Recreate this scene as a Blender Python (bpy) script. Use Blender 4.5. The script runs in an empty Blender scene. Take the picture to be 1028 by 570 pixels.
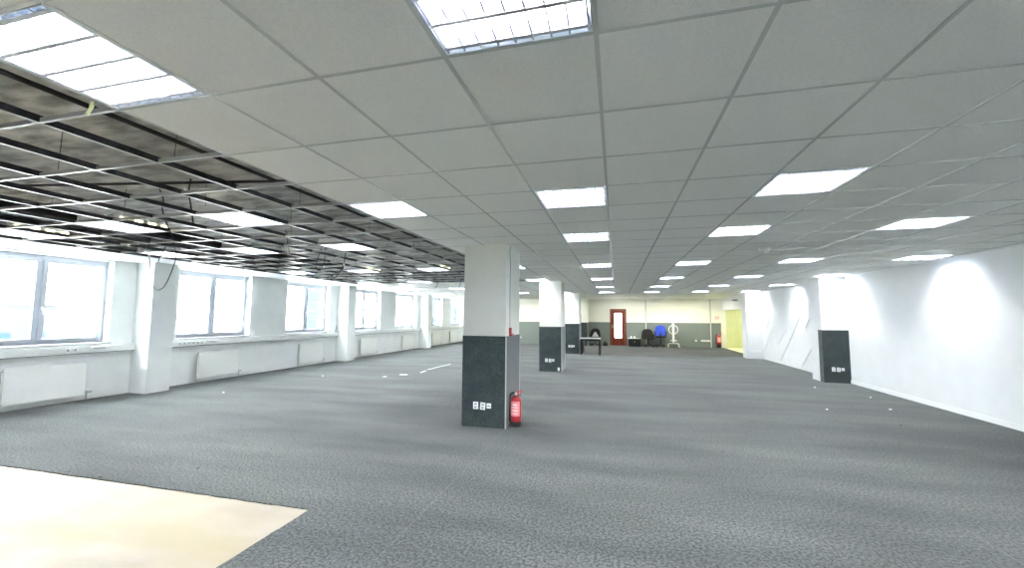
import bpy, math, random
from mathutils import Vector, Matrix
random.seed(7)
COL = bpy.context.scene.collection
H = 2.596          # tiled ceiling height
SL = H + 0.40      # underside of the concrete slab
T = 0.6            # ceiling module
XR, XL, XLS = 5.55, -9.36, -8.907
YB, YF = 22.2, -4.0
YBL = 23.25
WZ = 1.275         # top of the carpet-tile wainscot

# ---------------------------------------------------------------- materials
def newmat(name):
    m = bpy.data.materials.new(name); m.use_nodes = True
    nt = m.node_tree; b = nt.nodes['Principled BSDF']
    return m, nt, b
def plain(name, c, rough=.6, metal=0., spec=.5, sheen=0., emit=None, es=0.):
    m, nt, b = newmat(name)
    b.inputs['Base Color'].default_value = (*c, 1); b.inputs['Roughness'].default_value = rough
    b.inputs['Metallic'].default_value = metal; b.inputs['Specular IOR Level'].default_value = spec
    b.inputs['Sheen Weight'].default_value = sheen
    if emit: b.inputs['Emission Color'].default_value = (*emit, 1); b.inputs['Emission Strength'].default_value = es
    return m
def noisy(name, c1, c2, scale, rough=.8, detail=4, c3=None, scale3=1., amt3=.5, bump=0., bscale=None, sheen=0., lo=.35, hi=.65, spec=.4, stretch=None):
    """two-tone noise in object space, an optional broad tint and bump"""
    m, nt, b = newmat(name); N = nt.nodes; L = nt.links
    tc = N.new('ShaderNodeTexCoord'); src = tc.outputs['Object']
    if stretch:
        mp = N.new('ShaderNodeMapping'); mp.inputs['Scale'].default_value = stretch; L.new(src, mp.inputs[0]); src = mp.outputs[0]
    n = N.new('ShaderNodeTexNoise'); n.inputs['Scale'].default_value = scale; n.inputs['Detail'].default_value = detail
    L.new(src, n.inputs['Vector'])
    r = N.new('ShaderNodeValToRGB'); r.color_ramp.elements[0].position = lo; r.color_ramp.elements[1].position = hi
    r.color_ramp.elements[0].color = (*c1, 1); r.color_ramp.elements[1].color = (*c2, 1)
    L.new(n.outputs['Fac'], r.inputs[0]); out = r.outputs[0]
    if c3:
        n3 = N.new('ShaderNodeTexNoise'); n3.inputs['Scale'].default_value = scale3; n3.inputs['Detail'].default_value = 3
        L.new(src, n3.inputs['Vector'])
        r3 = N.new('ShaderNodeValToRGB'); r3.color_ramp.elements[0].position = .4; r3.color_ramp.elements[1].position = .65
        r3.color_ramp.elements[0].color = (0, 0, 0, 1); r3.color_ramp.elements[1].color = (amt3, amt3, amt3, 1)
        L.new(n3.outputs['Fac'], r3.inputs[0])
        mx = N.new('ShaderNodeMixRGB'); mx.inputs[2].default_value = (*c3, 1)
        L.new(r3.outputs[0], mx.inputs[0]); L.new(out, mx.inputs[1]); out = mx.outputs[0]
    L.new(out, b.inputs['Base Color'])
    b.inputs['Roughness'].default_value = rough; b.inputs['Sheen Weight'].default_value = sheen
    b.inputs['Specular IOR Level'].default_value = spec
    if bump:
        bn = N.new('ShaderNodeTexNoise'); bn.inputs['Scale'].default_value = bscale or scale; L.new(src, bn.inputs['Vector'])
        bp = N.new('ShaderNodeBump'); bp.inputs['Strength'].default_value = bump; bp.inputs['Distance'].default_value = .004
        L.new(bn.outputs['Fac'], bp.inputs['Height']); L.new(bp.outputs[0], b.inputs['Normal'])
    return m

M = {}
M['wall'] = noisy('wall_paint', (.77, .78, .78), (.80, .81, .81), 3, .65, 3, bump=.05, bscale=60)
M['wall_l'] = noisy('wall_paint_window_side', (.83, .85, .835), (.87, .89, .87), 3, .65, 3, bump=.05, bscale=60)
M['cream'] = noisy('wall_paint_cream', (.87, .87, .78), (.89, .89, .81), 2, .65, 3)
M['column'] = noisy('column_paint', (.76, .77, .71), (.80, .81, .75), 2, .6, 3, bump=.04, bscale=40)
M['green'] = noisy('corridor_paint', (.62, .66, .36), (.66, .69, .40), 2, .6, 2)
M['yfloor'] = noisy('corridor_floor', (.80, .78, .50), (.86, .84, .58), 4, .4, 2)
M['gyps'] = noisy('plasterboard', (.50, .52, .55), (.54, .56, .58), 2, .7, 2)
M['tile'] = noisy('mineral_fibre_tile', (.84, .845, .80), (.92, .925, .885), 160, .9, 3, bump=.15, bscale=260)
M['tee'] = plain('white_tee_flange', (.69, .71, .68), .25, 0, .9)
M['web'] = noisy('grey_tee_web', (.035, .035, .045), (.075, .075, .08), 12, .55, 2)  # same steel as the cross webs, with shade put into the colour
M['crossweb'] = plain('galvanised_cross_web', (.42, .42, .41), .5)
M['slab'] = noisy('raw_concrete', (.22, .215, .20), (.66, .64, .60), 5.5, .9, 8, c3=(.16, .155, .15), scale3=.9, amt3=.55, bump=.3, bscale=14, stretch=(.6, 1.6, 1))
M['plen'] = plain('dark_plenum_wall', (.10, .10, .11), .9)
M['trim'] = plain('white_trim', (.84, .85, .84), .4)
M['sill'] = plain('white_sill_board', (.60, .61, .62), .35)
M['pvc'] = plain('white_window_plastic', (.60, .63, .70), .25)
M['duct'] = plain('white_trunking', (.80, .81, .79), .35)
M['plate'] = plain('white_socket_plastic', (.88, .88, .87), .3)
M['dark'] = plain('dark_hole', (.03, .03, .035), .6)
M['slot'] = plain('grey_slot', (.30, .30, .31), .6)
M['rad'] = plain('radiator_enamel', (.90, .91, .87), .35)
M['chrome'] = plain('nickel', (.55, .55, .55), .3, .9)
M['grey'] = plain('grey_metal', (.45, .47, .46), .5)
M['black'] = noisy('black_fabric', (.012, .013, .014), (.03, .03, .032), 80, .8, 2)
M['blackp'] = plain('black_plastic', (.015, .015, .017), .4)
M['blue'] = noisy('blue_fabric', (.03, .07, .55), (.06, .12, .75), 60, .8, 2)
M['whitem'] = plain('white_metal', (.86, .87, .86), .35)
M['red'] = plain('red_enamel', (.42, .015, .025), .3)
M['pinkl'] = plain('pale_red_label', (.85, .32, .32), .5)
M['rubber'] = plain('black_rubber', (.006, .012, .011), .55)
M['cable'] = plain('dark_cable', (.014, .012, .012), .6)
M['cablew'] = plain('white_connector', (.85, .85, .82), .5)
M['tape'] = plain('yellow_tape', (.80, .82, .45), .6)
M['wood'] = noisy('mahogany_veneer', (.11, .018, .009), (.22, .045, .02), 5, .45, 6, stretch=(6, 6, .7))
M['greytop'] = plain('light_grey_laminate', (.50, .51, .50), .4)
M['cushion'] = plain('pale_grey_cushion', (.55, .56, .55), .8)
M['wain'] = noisy('wainscot_carpet', (.010, .018, .020), (.070, .092, .096), 85, .95, 4, c3=(.024, .032, .034), scale3=4, amt3=.6, sheen=.35, lo=.3, hi=.7, spec=.15)
M['wainb'] = noisy('wainscot_carpet_grey', (.17, .20, .19), (.25, .285, .268), 60, .95, 3, sheen=.3, spec=.15)
M['screed'] = noisy('bare_screed', (.205, .175, .135), (.27, .235, .19), 1.3, .6, 8, c3=(.215, .18, .105), scale3=.8, amt3=.95, bump=.1, bscale=8, stretch=(1, 2.5, 1))
M['ground'] = plain('outside_ground', (.5, .5, .48), .9)
M['bwhite'] = plain('outside_render', (.036, .037, .0375), 1, 0, 0)
M['louvre'] = plain('louvre_aluminium', (.66, .73, .84), .27, .9)
M['edge'] = plain('louvre_edge_strip', (.62, .64, .68), .4)
M['mirror'] = plain('brushed_reflector', (.55, .62, .72), .25, .9)
M['troffer'] = plain('troffer_enamel', (.88, .89, .90), .35)
M['tube'] = plain('fluorescent_tube', (.9, .9, .9), .4, emit=(1, .985, .95), es=34.0)
M['lit'] = plain('lit_gap_in_lamp_body', (.8, .8, .5), .5, emit=(1, .95, .55), es=.9)
M['lite'] = plain('lit_frosted_glass', (.9, .9, .88), .4, emit=(1, 1, .98), es=1.6)

def facade(name, c1, c2, sc):
    m, nt, b = newmat(name); N = nt.nodes; L = nt.links
    tc = N.new('ShaderNodeTexCoord'); w = N.new('ShaderNodeTexWave'); w.bands_direction = 'Z'; w.inputs['Scale'].default_value = sc
    L.new(tc.outputs['Object'], w.inputs[0]); r = N.new('ShaderNodeValToRGB')
    r.color_ramp.elements[0].color = (*c1, 1); r.color_ramp.elements[1].color = (*c2, 1); r.color_ramp.elements[0].position = .1; r.color_ramp.elements[1].position = .3
    L.new(w.outputs['Fac'], r.inputs[0]); L.new(r.outputs[0], b.inputs['Base Color']); b.inputs['Roughness'].default_value = 1; b.inputs['Specular IOR Level'].default_value = 0
    return m
M['outglass'] = plain('dark_outside_glazing', (.017, .029, .032), 1, 0, 0)
M['facade'] = facade('pale_blue_cladding', (.022, .033, .036), (.030, .040, .042), 1.1)

def carpet_mat():
    m, nt, b = newmat('heather_grey_carpet'); N = nt.nodes; L = nt.links
    tc = N.new('ShaderNodeTexCoord'); src = tc.outputs['Object']
    def noise(s, d, v=None):
        n = N.new('ShaderNodeTexNoise'); n.inputs['Scale'].default_value = s; n.inputs['Detail'].default_value = d
        L.new(v or src, n.inputs['Vector']); return n.outputs['Fac']
    def ramp(f, a, bb, c1, c2):
        r = N.new('ShaderNodeValToRGB'); e = r.color_ramp.elements; e[0].position = a; e[1].position = bb
        e[0].color = (*c1, 1); e[1].color = (*c2, 1); L.new(f, r.inputs[0]); return r.outputs[0]
    nf = N.new('ShaderNodeTexNoise'); nf.inputs['Scale'].default_value = 260; nf.inputs['Detail'].default_value = 2; L.new(src, nf.inputs['Vector'])
    f1 = ramp(nf.outputs['Fac'], .38, .62, (.0, .0, .0), (1, 1, 1)); f2 = ramp(noise(48, 8), .38, .62, (0, 0, 0), (1, 1, 1))
    fm = N.new('ShaderNodeMixRGB'); fm.inputs[0].default_value = .40; L.new(f1, fm.inputs[1]); L.new(f2, fm.inputs[2])
    fine = ramp(fm.outputs[0], .22, .80, (.004, .006, .007), (.110, .119, .117))
    mp = N.new('ShaderNodeMapping'); mp.inputs['Scale'].default_value = (.35, 1.3, 1); L.new(src, mp.inputs[0])
    mottle = ramp(noise(1.1, 5, mp.outputs[0]), .35, .7, (.62, .64, .66), (1.35, 1.35, 1.32))  # broad random mottling, stretched across the hall
    mx = N.new('ShaderNodeMixRGB'); mx.blend_type = 'MULTIPLY'; mx.inputs[0].default_value = 1
    L.new(fine, mx.inputs[1]); L.new(mottle, mx.inputs[2])
    # joints between the carpet rolls: thin paler lines running down the hall
    sx = N.new('ShaderNodeSeparateXYZ'); L.new(src, sx.inputs[0])
    md = N.new('ShaderNodeMath'); md.operation = 'PINGPONG'; md.inputs[1].default_value = 2.0
    ad = N.new('ShaderNodeMath'); ad.operation = 'ADD'; ad.inputs[1].default_value = 1.45
    L.new(sx.outputs['X'], ad.inputs[0]); L.new(ad.outputs[0], md.inputs[0])
    lt = N.new('ShaderNodeMath'); lt.operation = 'LESS_THAN'; lt.inputs[1].default_value = .006; L.new(md.outputs[0], lt.inputs[0])
    ml = N.new('ShaderNodeMath'); ml.operation = 'MULTIPLY'; ml.inputs[1].default_value = .10; L.new(lt.outputs[0], ml.inputs[0])
    m2 = N.new('ShaderNodeMixRGB'); m2.inputs[2].default_value = (.25, .26, .26, 1)
    L.new(ml.outputs[0], m2.inputs[0]); L.new(mx.outputs[0], m2.inputs[1])
    L.new(m2.outputs[0], b.inputs['Base Color'])
    b.inputs['Roughness'].default_value = .95; b.inputs['Sheen Weight'].default_value = .10; b.inputs['Specular IOR Level'].default_value = .12
    bp = N.new('ShaderNodeBump'); bp.inputs['Strength'].default_value = .3; bp.inputs['Distance'].default_value = .003
    L.new(noise(160, 3), bp.inputs['Height']); L.new(bp.outputs[0], b.inputs['Normal'])
    return m
M['carpet'] = carpet_mat()

def glass_mat():
    m = bpy.data.materials.new('window_glass'); m.use_nodes = True; nt = m.node_tree; N = nt.nodes; L = nt.links
    N.remove(N['Principled BSDF']); o = N['Material Output']
    t = N.new('ShaderNodeBsdfTransparent'); t.inputs[0].default_value = (.97, .985, .99, 1)
    g = N.new('ShaderNodeBsdfGlossy'); g.inputs['Roughness'].default_value = .02
    mx = N.new('ShaderNodeMixShader'); mx.inputs[0].default_value = .05; L.new(t.outputs[0], mx.inputs[1]); L.new(g.outputs[0], mx.inputs[2])
    L.new(mx.outputs[0], o.inputs[0]); return m
M['glass'] = glass_mat()

# ---------------------------------------------------------------- mesh builder
class MB:
    def __init__(s): s.v = []; s.f = []; s.m = []; s.mi = 0; s.sm = []
    def add(s, vs, fs, smooth=False):
        o = len(s.v); s.v += [tuple(v) for v in vs]
        for f in fs: s.f.append([o + i for i in f]); s.m.append(s.mi); s.sm.append(smooth)
        return s
    def box(s, x0, x1, y0, y1, z0, z1):
        vs = [(x, y, z) for x in (x0, x1) for y in (y0, y1) for z in (z0, z1)]
        return s.add(vs, [(0, 1, 3, 2), (4, 6, 7, 5), (0, 4, 5, 1), (2, 3, 7, 6), (0, 2, 6, 4), (1, 5, 7, 3)])
    def tube(s, pts, r, n=8, caps=True):
        pts = [Vector(p) for p in pts]; rs = r if isinstance(r, (list, tuple)) else [r] * len(pts)
        vs = []; fs = []; prev = None
        for i, p in enumerate(pts):
            d = (pts[min(i + 1, len(pts) - 1)] - pts[max(i - 1, 0)]).normalized()
            a = prev if prev is not None else (Vector((0, 0, 1)) if abs(d.z) < .9 else Vector((1, 0, 0)))
            a = (a - d * a.dot(d)).normalized(); prev = a; b = d.cross(a)
            for k in range(n):
                t = 2 * math.pi * k / n; vs.append(p + (a * math.cos(t) + b * math.sin(t)) * rs[i])
        for i in range(len(pts) - 1):
            for k in range(n): fs.append((i * n + k, i * n + (k + 1) % n, (i + 1) * n + (k + 1) % n, (i + 1) * n + k))
        s.add(vs, fs, True)
        if caps:
            o = len(s.v) - len(vs)
            for f in ([o + k for k in range(n)][::-1], [o + (len(pts) - 1) * n + k for k in range(n)]):
                s.f.append(f); s.m.append(s.mi); s.sm.append(False)
        return s
    def lathe(s, prof, c=(0, 0, 0), n=20):
        vs = [(c[0] + r * math.cos(2 * math.pi * k / n), c[1] + r * math.sin(2 * math.pi * k / n), c[2] + z) for r, z in prof for k in range(n)]
        fs = [(i * n + k, i * n + (k + 1) % n, (i + 1) * n + (k + 1) % n, (i + 1) * n + k) for i in range(len(prof) - 1) for k in range(n)]
        return s.add(vs, fs, True)
    def prism(s, pts, axis, a0, a1):
        """extrude a 2-D outline along an axis; pts are the two remaining coordinates in order"""
        def mk(p, a):
            return (a, p[0], p[1]) if axis == 0 else ((p[0], a, p[1]) if axis == 1 else (p[0], p[1], a))
        n = len(pts); vs = [mk(p, a0) for p in pts] + [mk(p, a1) for p in pts]
        fs = [tuple(range(n))[::-1], tuple(range(n, 2 * n))] + [(i, (i + 1) % n, n + (i + 1) % n, n + i) for i in range(n)]
        return s.add(vs, fs)
    def build(s, name, mats, parent=None, loc=None, bevel=0, kind=None, label=None):
        me = bpy.data.meshes.new(name); me.from_pydata(s.v, [], s.f)
        for m in (mats if isinstance(mats, (list, tuple)) else [mats]): me.materials.append(m)
        for p, i, sm in zip(me.polygons, s.m, s.sm): p.material_index = i; p.use_smooth = sm
        me.update()
        import bmesh
        bm = bmesh.new(); bm.from_mesh(me); bmesh.ops.recalc_face_normals(bm, faces=bm.faces); bm.to_mesh(me); bm.free()
        o = bpy.data.objects.new(name, me); COL.objects.link(o)
        if parent: o.parent = parent
        if loc: o.location = loc
        if bevel:
            b = o.modifiers.new('edge', 'BEVEL'); b.width = bevel; b.segments = 2; b.limit_method = 'ANGLE'
        if kind: o['kind'] = kind
        if label: o['label'] = label
        return o
def tag(o, label, cat, group=None, kind=None):
    o['label'] = label; o['category'] = cat
    if group: o['group'] = group
    if kind: o['kind'] = kind
    return o
def empty(name, loc=(0, 0, 0), rz=0):
    o = bpy.data.objects.new(name, None); COL.objects.link(o); o.location = loc; o.rotation_euler.z = rz; o.empty_display_size = .1
    return o
def copy_tree(o, parent=None):
    c = o.copy(); COL.objects.link(c)
    if parent is not None: c.parent = parent
    for ch in [x for x in o.children]: copy_tree(ch, c)
    return c
def B(): return MB()

# ---------------------------------------------------------------- shell
floor = B().box(XL - .4, XR + 3.2, YF, YBL + .3, -.20, -.008).build('floor', M['screed'])
tag(floor, 'bare cream screed floor showing where the carpet is cut away', 'floor', kind='structure')

# carpet with the cut-out: ragged outline strips round the hole
hx0, hx1, hy0, hy1 = -8.6, -2.35, -2.2, 1.45
def ragged(n, a): return [random.uniform(-a, a) for _ in range(n)]
cb = B()
def quadstrip(pa, pb, z=0.):
    """top surface and a thin skirt between two polylines of equal length"""
    n = len(pa); vs = [(p[0], p[1], z) for p in pa] + [(p[0], p[1], z) for p in pb] + [(p[0], p[1], z - .008) for p in pa]
    fs = [(i, i + 1, n + i + 1, n + i) for i in range(n - 1)] + [(i, 2 * n + i, 2 * n + i + 1, i + 1) for i in range(n - 1)]
    cb.add(vs, fs)
N_ = 60
xs = [hx0 + (hx1 - hx0) * i / N_ for i in range(N_ + 1)]; j1 = ragged(N_ + 1, .006); j1[-1] = 0
quadstrip([(x, hy1 + j) for x, j in zip(xs, j1)], [(x, YBL) for x in xs])
ys = [hy0 + (hy1 - hy0) * i / N_ for i in range(N_ + 1)]; j2 = ragged(N_ + 1, .005); j2[-1] = 0
quadstrip([(hx1 + j, y) for y, j in zip(ys, j2)], [(XR, y) for y in ys])
cb.add([(XL, YF, 0), (XR, YF, 0), (XR, hy0, 0), (XL, hy0, 0)], [(0, 1, 2, 3)])
cb.add([(XL, hy0, 0), (hx0, hy0, 0), (hx0, YBL, 0), (XL, YBL, 0)], [(0, 1, 2, 3)])
cb.add([(hx1, hy1, 0), (XR, hy1, 0), (XR, YBL, 0), (hx1, YBL, 0)], [(0, 1, 2, 3)])
carpet = cb.build('floor_carpet', M['carpet'])
tag(carpet, 'dark heather grey carpet laid through the whole hall around the columns', 'carpet', kind='structure')

# walls -----------------------------------------------------------
WY = [2.40 + 3.1 * k for k in range(7)]          # start of each window
WW, WS, WH, RD = 1.86, 1.03, 2.57, .18
wl = B()
edges = [YF]
for y in WY: edges += [y, min(y + WW, YBL)]
edges.append(YBL)
for k in range(0, len(edges), 2): wl.box(XL - .35, XL, edges[k], edges[k + 1], WS, WH) if edges[k + 1] > edges[k] else None
wl.box(XL - .35, XL, YF, YBL, 0 - .008, WS)
wl.box(XL - .35, XL, YF, YBL, WH, SL + .1)
wall_left = wl.build('wall_left', M['wall_l'])
tag(wall_left, 'white painted outer wall pierced by the row of windows', 'wall', kind='structure')

PILL = [(4.66, 5.11), (10.83, 11.28), (17.03, 17.48)]
pl_lab = ['white pilaster between the first big window and the next, nearest of three', 'white pilaster beside the window with the pale blue view', 'white pilaster farthest down the window wall, just before the big column hides it']
for (a, b), lb in zip(PILL, pl_lab):
    o = B().box(XL, XLS, a, b, -.008, SL).build('wall_pilaster', M['wall_l'], bevel=.006)
    tag(o, lb, 'pilaster', 'white pilasters on the window wall', 'structure')

OY0, OY1, OZ = 17.9, YB, 1.97
wr = B()
wr.box(XR, XR + .14, YF, OY0, -.008, SL + .1); wr.box(XR, XR + .14, OY0, YB, OZ, SL + .1)
wall_right = wr.build('wall_right', M['wall'])
tag(wall_right, 'long smooth white wall opposite the windows', 'wall', kind='structure')
bb = B().box(XR - .014, XR, YF, 10.25, 0, .085).box(XR - .014, XR, 10.87, 16.22, 0, .085)
tag(bb.build('baseboard_right', M['trim'], bevel=.003), 'white skirting board along the foot of the long white wall', 'skirting', kind='structure')

wb = B().box(-7.2, XR + 3., YB, YB + .2, -.008, SL + .1).box(XL, -7.2, YBL, YBL + .2, -.008, SL + .1).box(-7.2, -7.1, YB + .2, YBL + .2, -.008, SL + .1)
wall_back = wb.build('wall_back', M['cream']); tag(wall_back, 'cream end wall above the grey-green dado', 'wall', kind='structure')
DX0, DX1, DH = -.25, .62, 2.03
B().box(-7.2, DX0, YB - .012, YB, 0, 1.29).box(DX1, XR - .12, YB - .012, YB, 0, 1.29).box(XL, -7.2, YBL - .012, YBL, 0, 1.29).build('wainscot', M['wainb'], wall_back, label='grey-green carpet-tile dado')
tag(B().box(XL - .35, XR + .2, YF - .2, YF, -.008, SL + .1).build('wall_front', M['wall']), 'white wall closing the hall behind the camera', 'wall', kind='structure')

# corridor behind the opening
co = B()
co.box(XR + 3., XR + 3.1, OY0 - 1, YB, -.008, SL); co.box(XR + .14, XR + 3., OY0 - 1.1, OY0 - 1, -.008, SL)
co.box(XR + .14, XR + 3., YB - .02, YB, 0, SL).box(XR + .62, XR + .68, YB - .06, YB - .02, 0, 2.35)
tag(co.build('wall_corridor', M['green']), 'yellow-green corridor wall seen through the doorless opening', 'wall', kind='structure')
tag(B().box(XR, XR + 3., OY0 - 1, YB, -.008, .002).build('floor_corridor', M['yfloor']), 'bright yellowish floor strip of the corridor', 'floor', kind='structure')
tag(B().box(XR + .14, XR + 3., OY0 - 1, YB, H, H + .1).build('ceiling_corridor', M['gyps']), 'white corridor ceiling', 'ceiling', kind='structure')

# ---------------------------------------------------------------- ceiling
ROWS = [-6, -1, 3, 6, 11, 16, 21, 26]
COLS = [-13, -10, -7, -4, -1, 2, 5, 8]
XS = -8.15                                   # edge of the plasterboard strip by the windows
JE = 28                                      # last tile row
def is_open(i, j): return i <= -5 and -2 <= j <= 16
fixt = set((i, j) for i in COLS for j in ROWS)
fixt -= {(-4, 6), (8, 3), (8, 6), (8, -1)}
cols_rect = [(-2.09, -1.4535, y, y + .83) for y in (4.15, 10.25, 16.2)] 
J0 = -6
slab = B().box(XL - .35, XR + .14, YF, YBL + .2, SL, SL + .2)
ceiling = slab.build('ceiling', M['slab']); tag(ceiling, 'raw concrete slab above the ceiling rails', 'ceiling', kind='structure')
tb = B()
for i in range(-14, 10):
    for j in range(J0, JE):
        x0, x1 = i * T, (i + 1) * T
        if is_open(i, j) or (i, j) in fixt: continue
        x0 = max(x0, XS); x1 = min(x1, XR)
        if x1 - x0 < .03: continue
        tb.box(x0 + .003, x1 - .003, j * T + .003, (j + 1) * T - .003, H + .001, H + .014)
tb.build('ceiling_tile_field', M['tile'], ceiling, label='grey mineral-fibre ceiling tiles')
tf = B(); tw = B(); tc_ = B()
for i in range(-13, 10):
    x = i * T; tf.box(x - .009, x + .009, J0 * T, JE * T, H - .0025, H)
    if i <= -4: tw.box(x - .0035, x + .0035, -2 * T, 17 * T, H, H + .042)
tf.box(XS - .009, XS + .009, J0 * T, JE * T, H - .0025, H); tw.box(XS - .0035, XS + .0035, -2 * T, 17 * T, H, H + .042)
for j in range(J0, JE + 1):
    y = j * T; tf.box(XS, XR, y - .008, y + .008, H - .0022, H - .0001)
    if -2 <= j <= 17: tc_.box(XS, -4 * T, y - .002, y + .002, H, H + .028)
tf.build('rail_flange', M['tee'], ceiling, label='white ceiling rails'); tw.build('rail_web', M['web'], ceiling, label='dark upright webs of the ceiling rails')
tc_.build('cross_rail_web', M['crossweb'], ceiling)
hg = B()
for i in range(-13, -4, 2):
    for j in range(-1, 17, 2):
        hg.tube([(i * T, j * T + .1, H), (i * T + random.uniform(-.02, .02), j * T + .1, SL)], .0022, 5)
hg.build('hanger_wire', M['cable'], ceiling)
gp = B()
gp.box(XL, XS - .012, YF, YBL, H, H + .0125)
B().box(XS - .012, XR, JE * T + .012, YBL, H - .001, H + .0125).build('end_plasterboard', M['cream'], ceiling, label='cream plasterboard field at the end')
gp.box(XS - .012, XR, YF, J0 * T, H, H + .0125)
gp.build('plasterboard_strip', M['gyps'], ceiling, label='white plasterboard strip')
# bulkhead closing the open part at its far end, dark partition over the tiles
bh = B().box(XL, -4 * T + .02, 17 * T + .02, 17 * T + .05, H + .015, SL)
bh.box(-4 * T + .615, -4 * T + .63, -2 * T, 17 * T, H + .016, SL); bh.box(XL, -4 * T, -2 * T - .05, -2 * T - .02, H + .015, SL)
bh.build('void_lining', M['plen'], ceiling)
# old duct and conduit runs in the void
cd = B()
cd.tube([(-3.35, -1, SL - .06), (-3.3, 9.9, SL - .06)], .018, 8); cd.tube([(-7.6, 1.2, SL - .05), (-2.6, 2.1, SL - .05)], .015, 8)
cd.tube([(-7.9, 5.4, SL - .05), (-2.7, 5.1, SL - .05)], .02, 8); cd.box(-7.9, -7.5, 1, 10, SL - .12, SL)
cd.build('conduit', M['cable'], ceiling)

# ---------------------------------------------------------------- light fittings
def make_light():
    e = empty('ceiling_light'); a = .288
    h = B(); d = .085
    for (x0, x1, y0, y1) in ((-a, -a + .003, -a, a), (a - .003, a, -a, a), (-a, a, -a, -a + .003), (-a, a, a - .003, a)): h.box(x0, x1, y0, y1, -.001, d)
    h.box(-a, a, -a, a, d, d + .004); h.mi = 0
    for k in range(5):                                  # shaped reflector ridges between the tubes
        y = -a + 2 * a * k / 4; y = max(-a + .012, min(a - .012, y))
        h.prism([(y - .010, d), (y + .010, d), (y, .060)], 0, -a, a)
    h.build('housing', [M['troffer'], M['mirror']], e)
    l = B()
    for k in range(5):
        y = -a + .030 + (2 * a - .060) * k / 4
        l.prism([(y - .003, .002), (y + .003, .002), (y + .021, .042), (y - .021, .042)], 0, -a + .004, a - .004)
    for k in range(9):
        x = -a + .013 + (2 * a - .026) * k / 8
        l.prism([(x - .0025, .002), (x + .0025, .002), (x + .006, .038), (x - .006, .038)], 1, -a + .004, a - .004)
    lo = l.build('louvre', M['louvre'], e)
    l = B()
    for k in range(5):
        y = -a + .030 + (2 * a - .060) * k / 4; l.box(-a + .004, a - .004, y - .009, y + .009, .0002, .0018)
    for k in range(9):
        x = -a + .013 + (2 * a - .026) * k / 8; l.box(x - .004, x + .004, -a + .004, a - .004, .0004, .0016)
    l.build('louvre_edge', M['edge'], lo)
    for k in range(4):
        y = -a + .030 + (2 * a - .060) * (k + .5) / 4
        B().tube([(-a + .012, y, .062), (a - .012, y, .062)], .013, 8).build('tube', M['tube'], e)
    return e
rowname = {-13: 'the line nearest the windows', -10: 'the second line from the windows', -7: 'the third line from the windows',
           -4: 'the line windowside of the columns', -1: 'the line leading to the wooden door',
           2: 'the line leading to the blue chair', 5: 'the line second from the white wall', 8: 'the line closest to the white wall'}
ordn = ['first', 'second', 'third', 'fourth', 'fifth', 'sixth', 'seventh', 'eighth']
proto = make_light(); used = False
for i in COLS:
    rows = [j for j in ROWS if (i, j) in fixt and j >= -6]
    vis = [j for j in rows if j >= (3 if i not in (-4, -1) else -1)]
    for j in rows:
        x, y = (i + .5) * T, (j + .5) * T
        o = copy_tree(proto) if used else proto; used = True
        o.location = (x, y, H - .0005)
        op = is_open(i, j)
        if j in vis:
            n = vis.index(j); w = 'first' if n == 0 else ordn[n] + ' away'
            lab = 'louvred light in %s, %s in %s' % ('bare rails' if op else 'grey tiles', w, rowname[i])
        else: lab = 'unseen louvred light, %s in %s' % (ordn[rows.index(j)], rowname[i])
        tag(o, lab, 'ceiling light', 'square louvred ceiling lights')
        if (i, j) in ((-13, 3), (-10, 3), (-7, 11), (-7, 16), (-10, 11)):
            for k in range(4):
                yy = -.22 + k * .145; B().box(.2885, .2905, yy, yy + .085, .02, .07).build('lamp_opening', M['lit'], o, label='yellowish lit opening')

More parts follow.
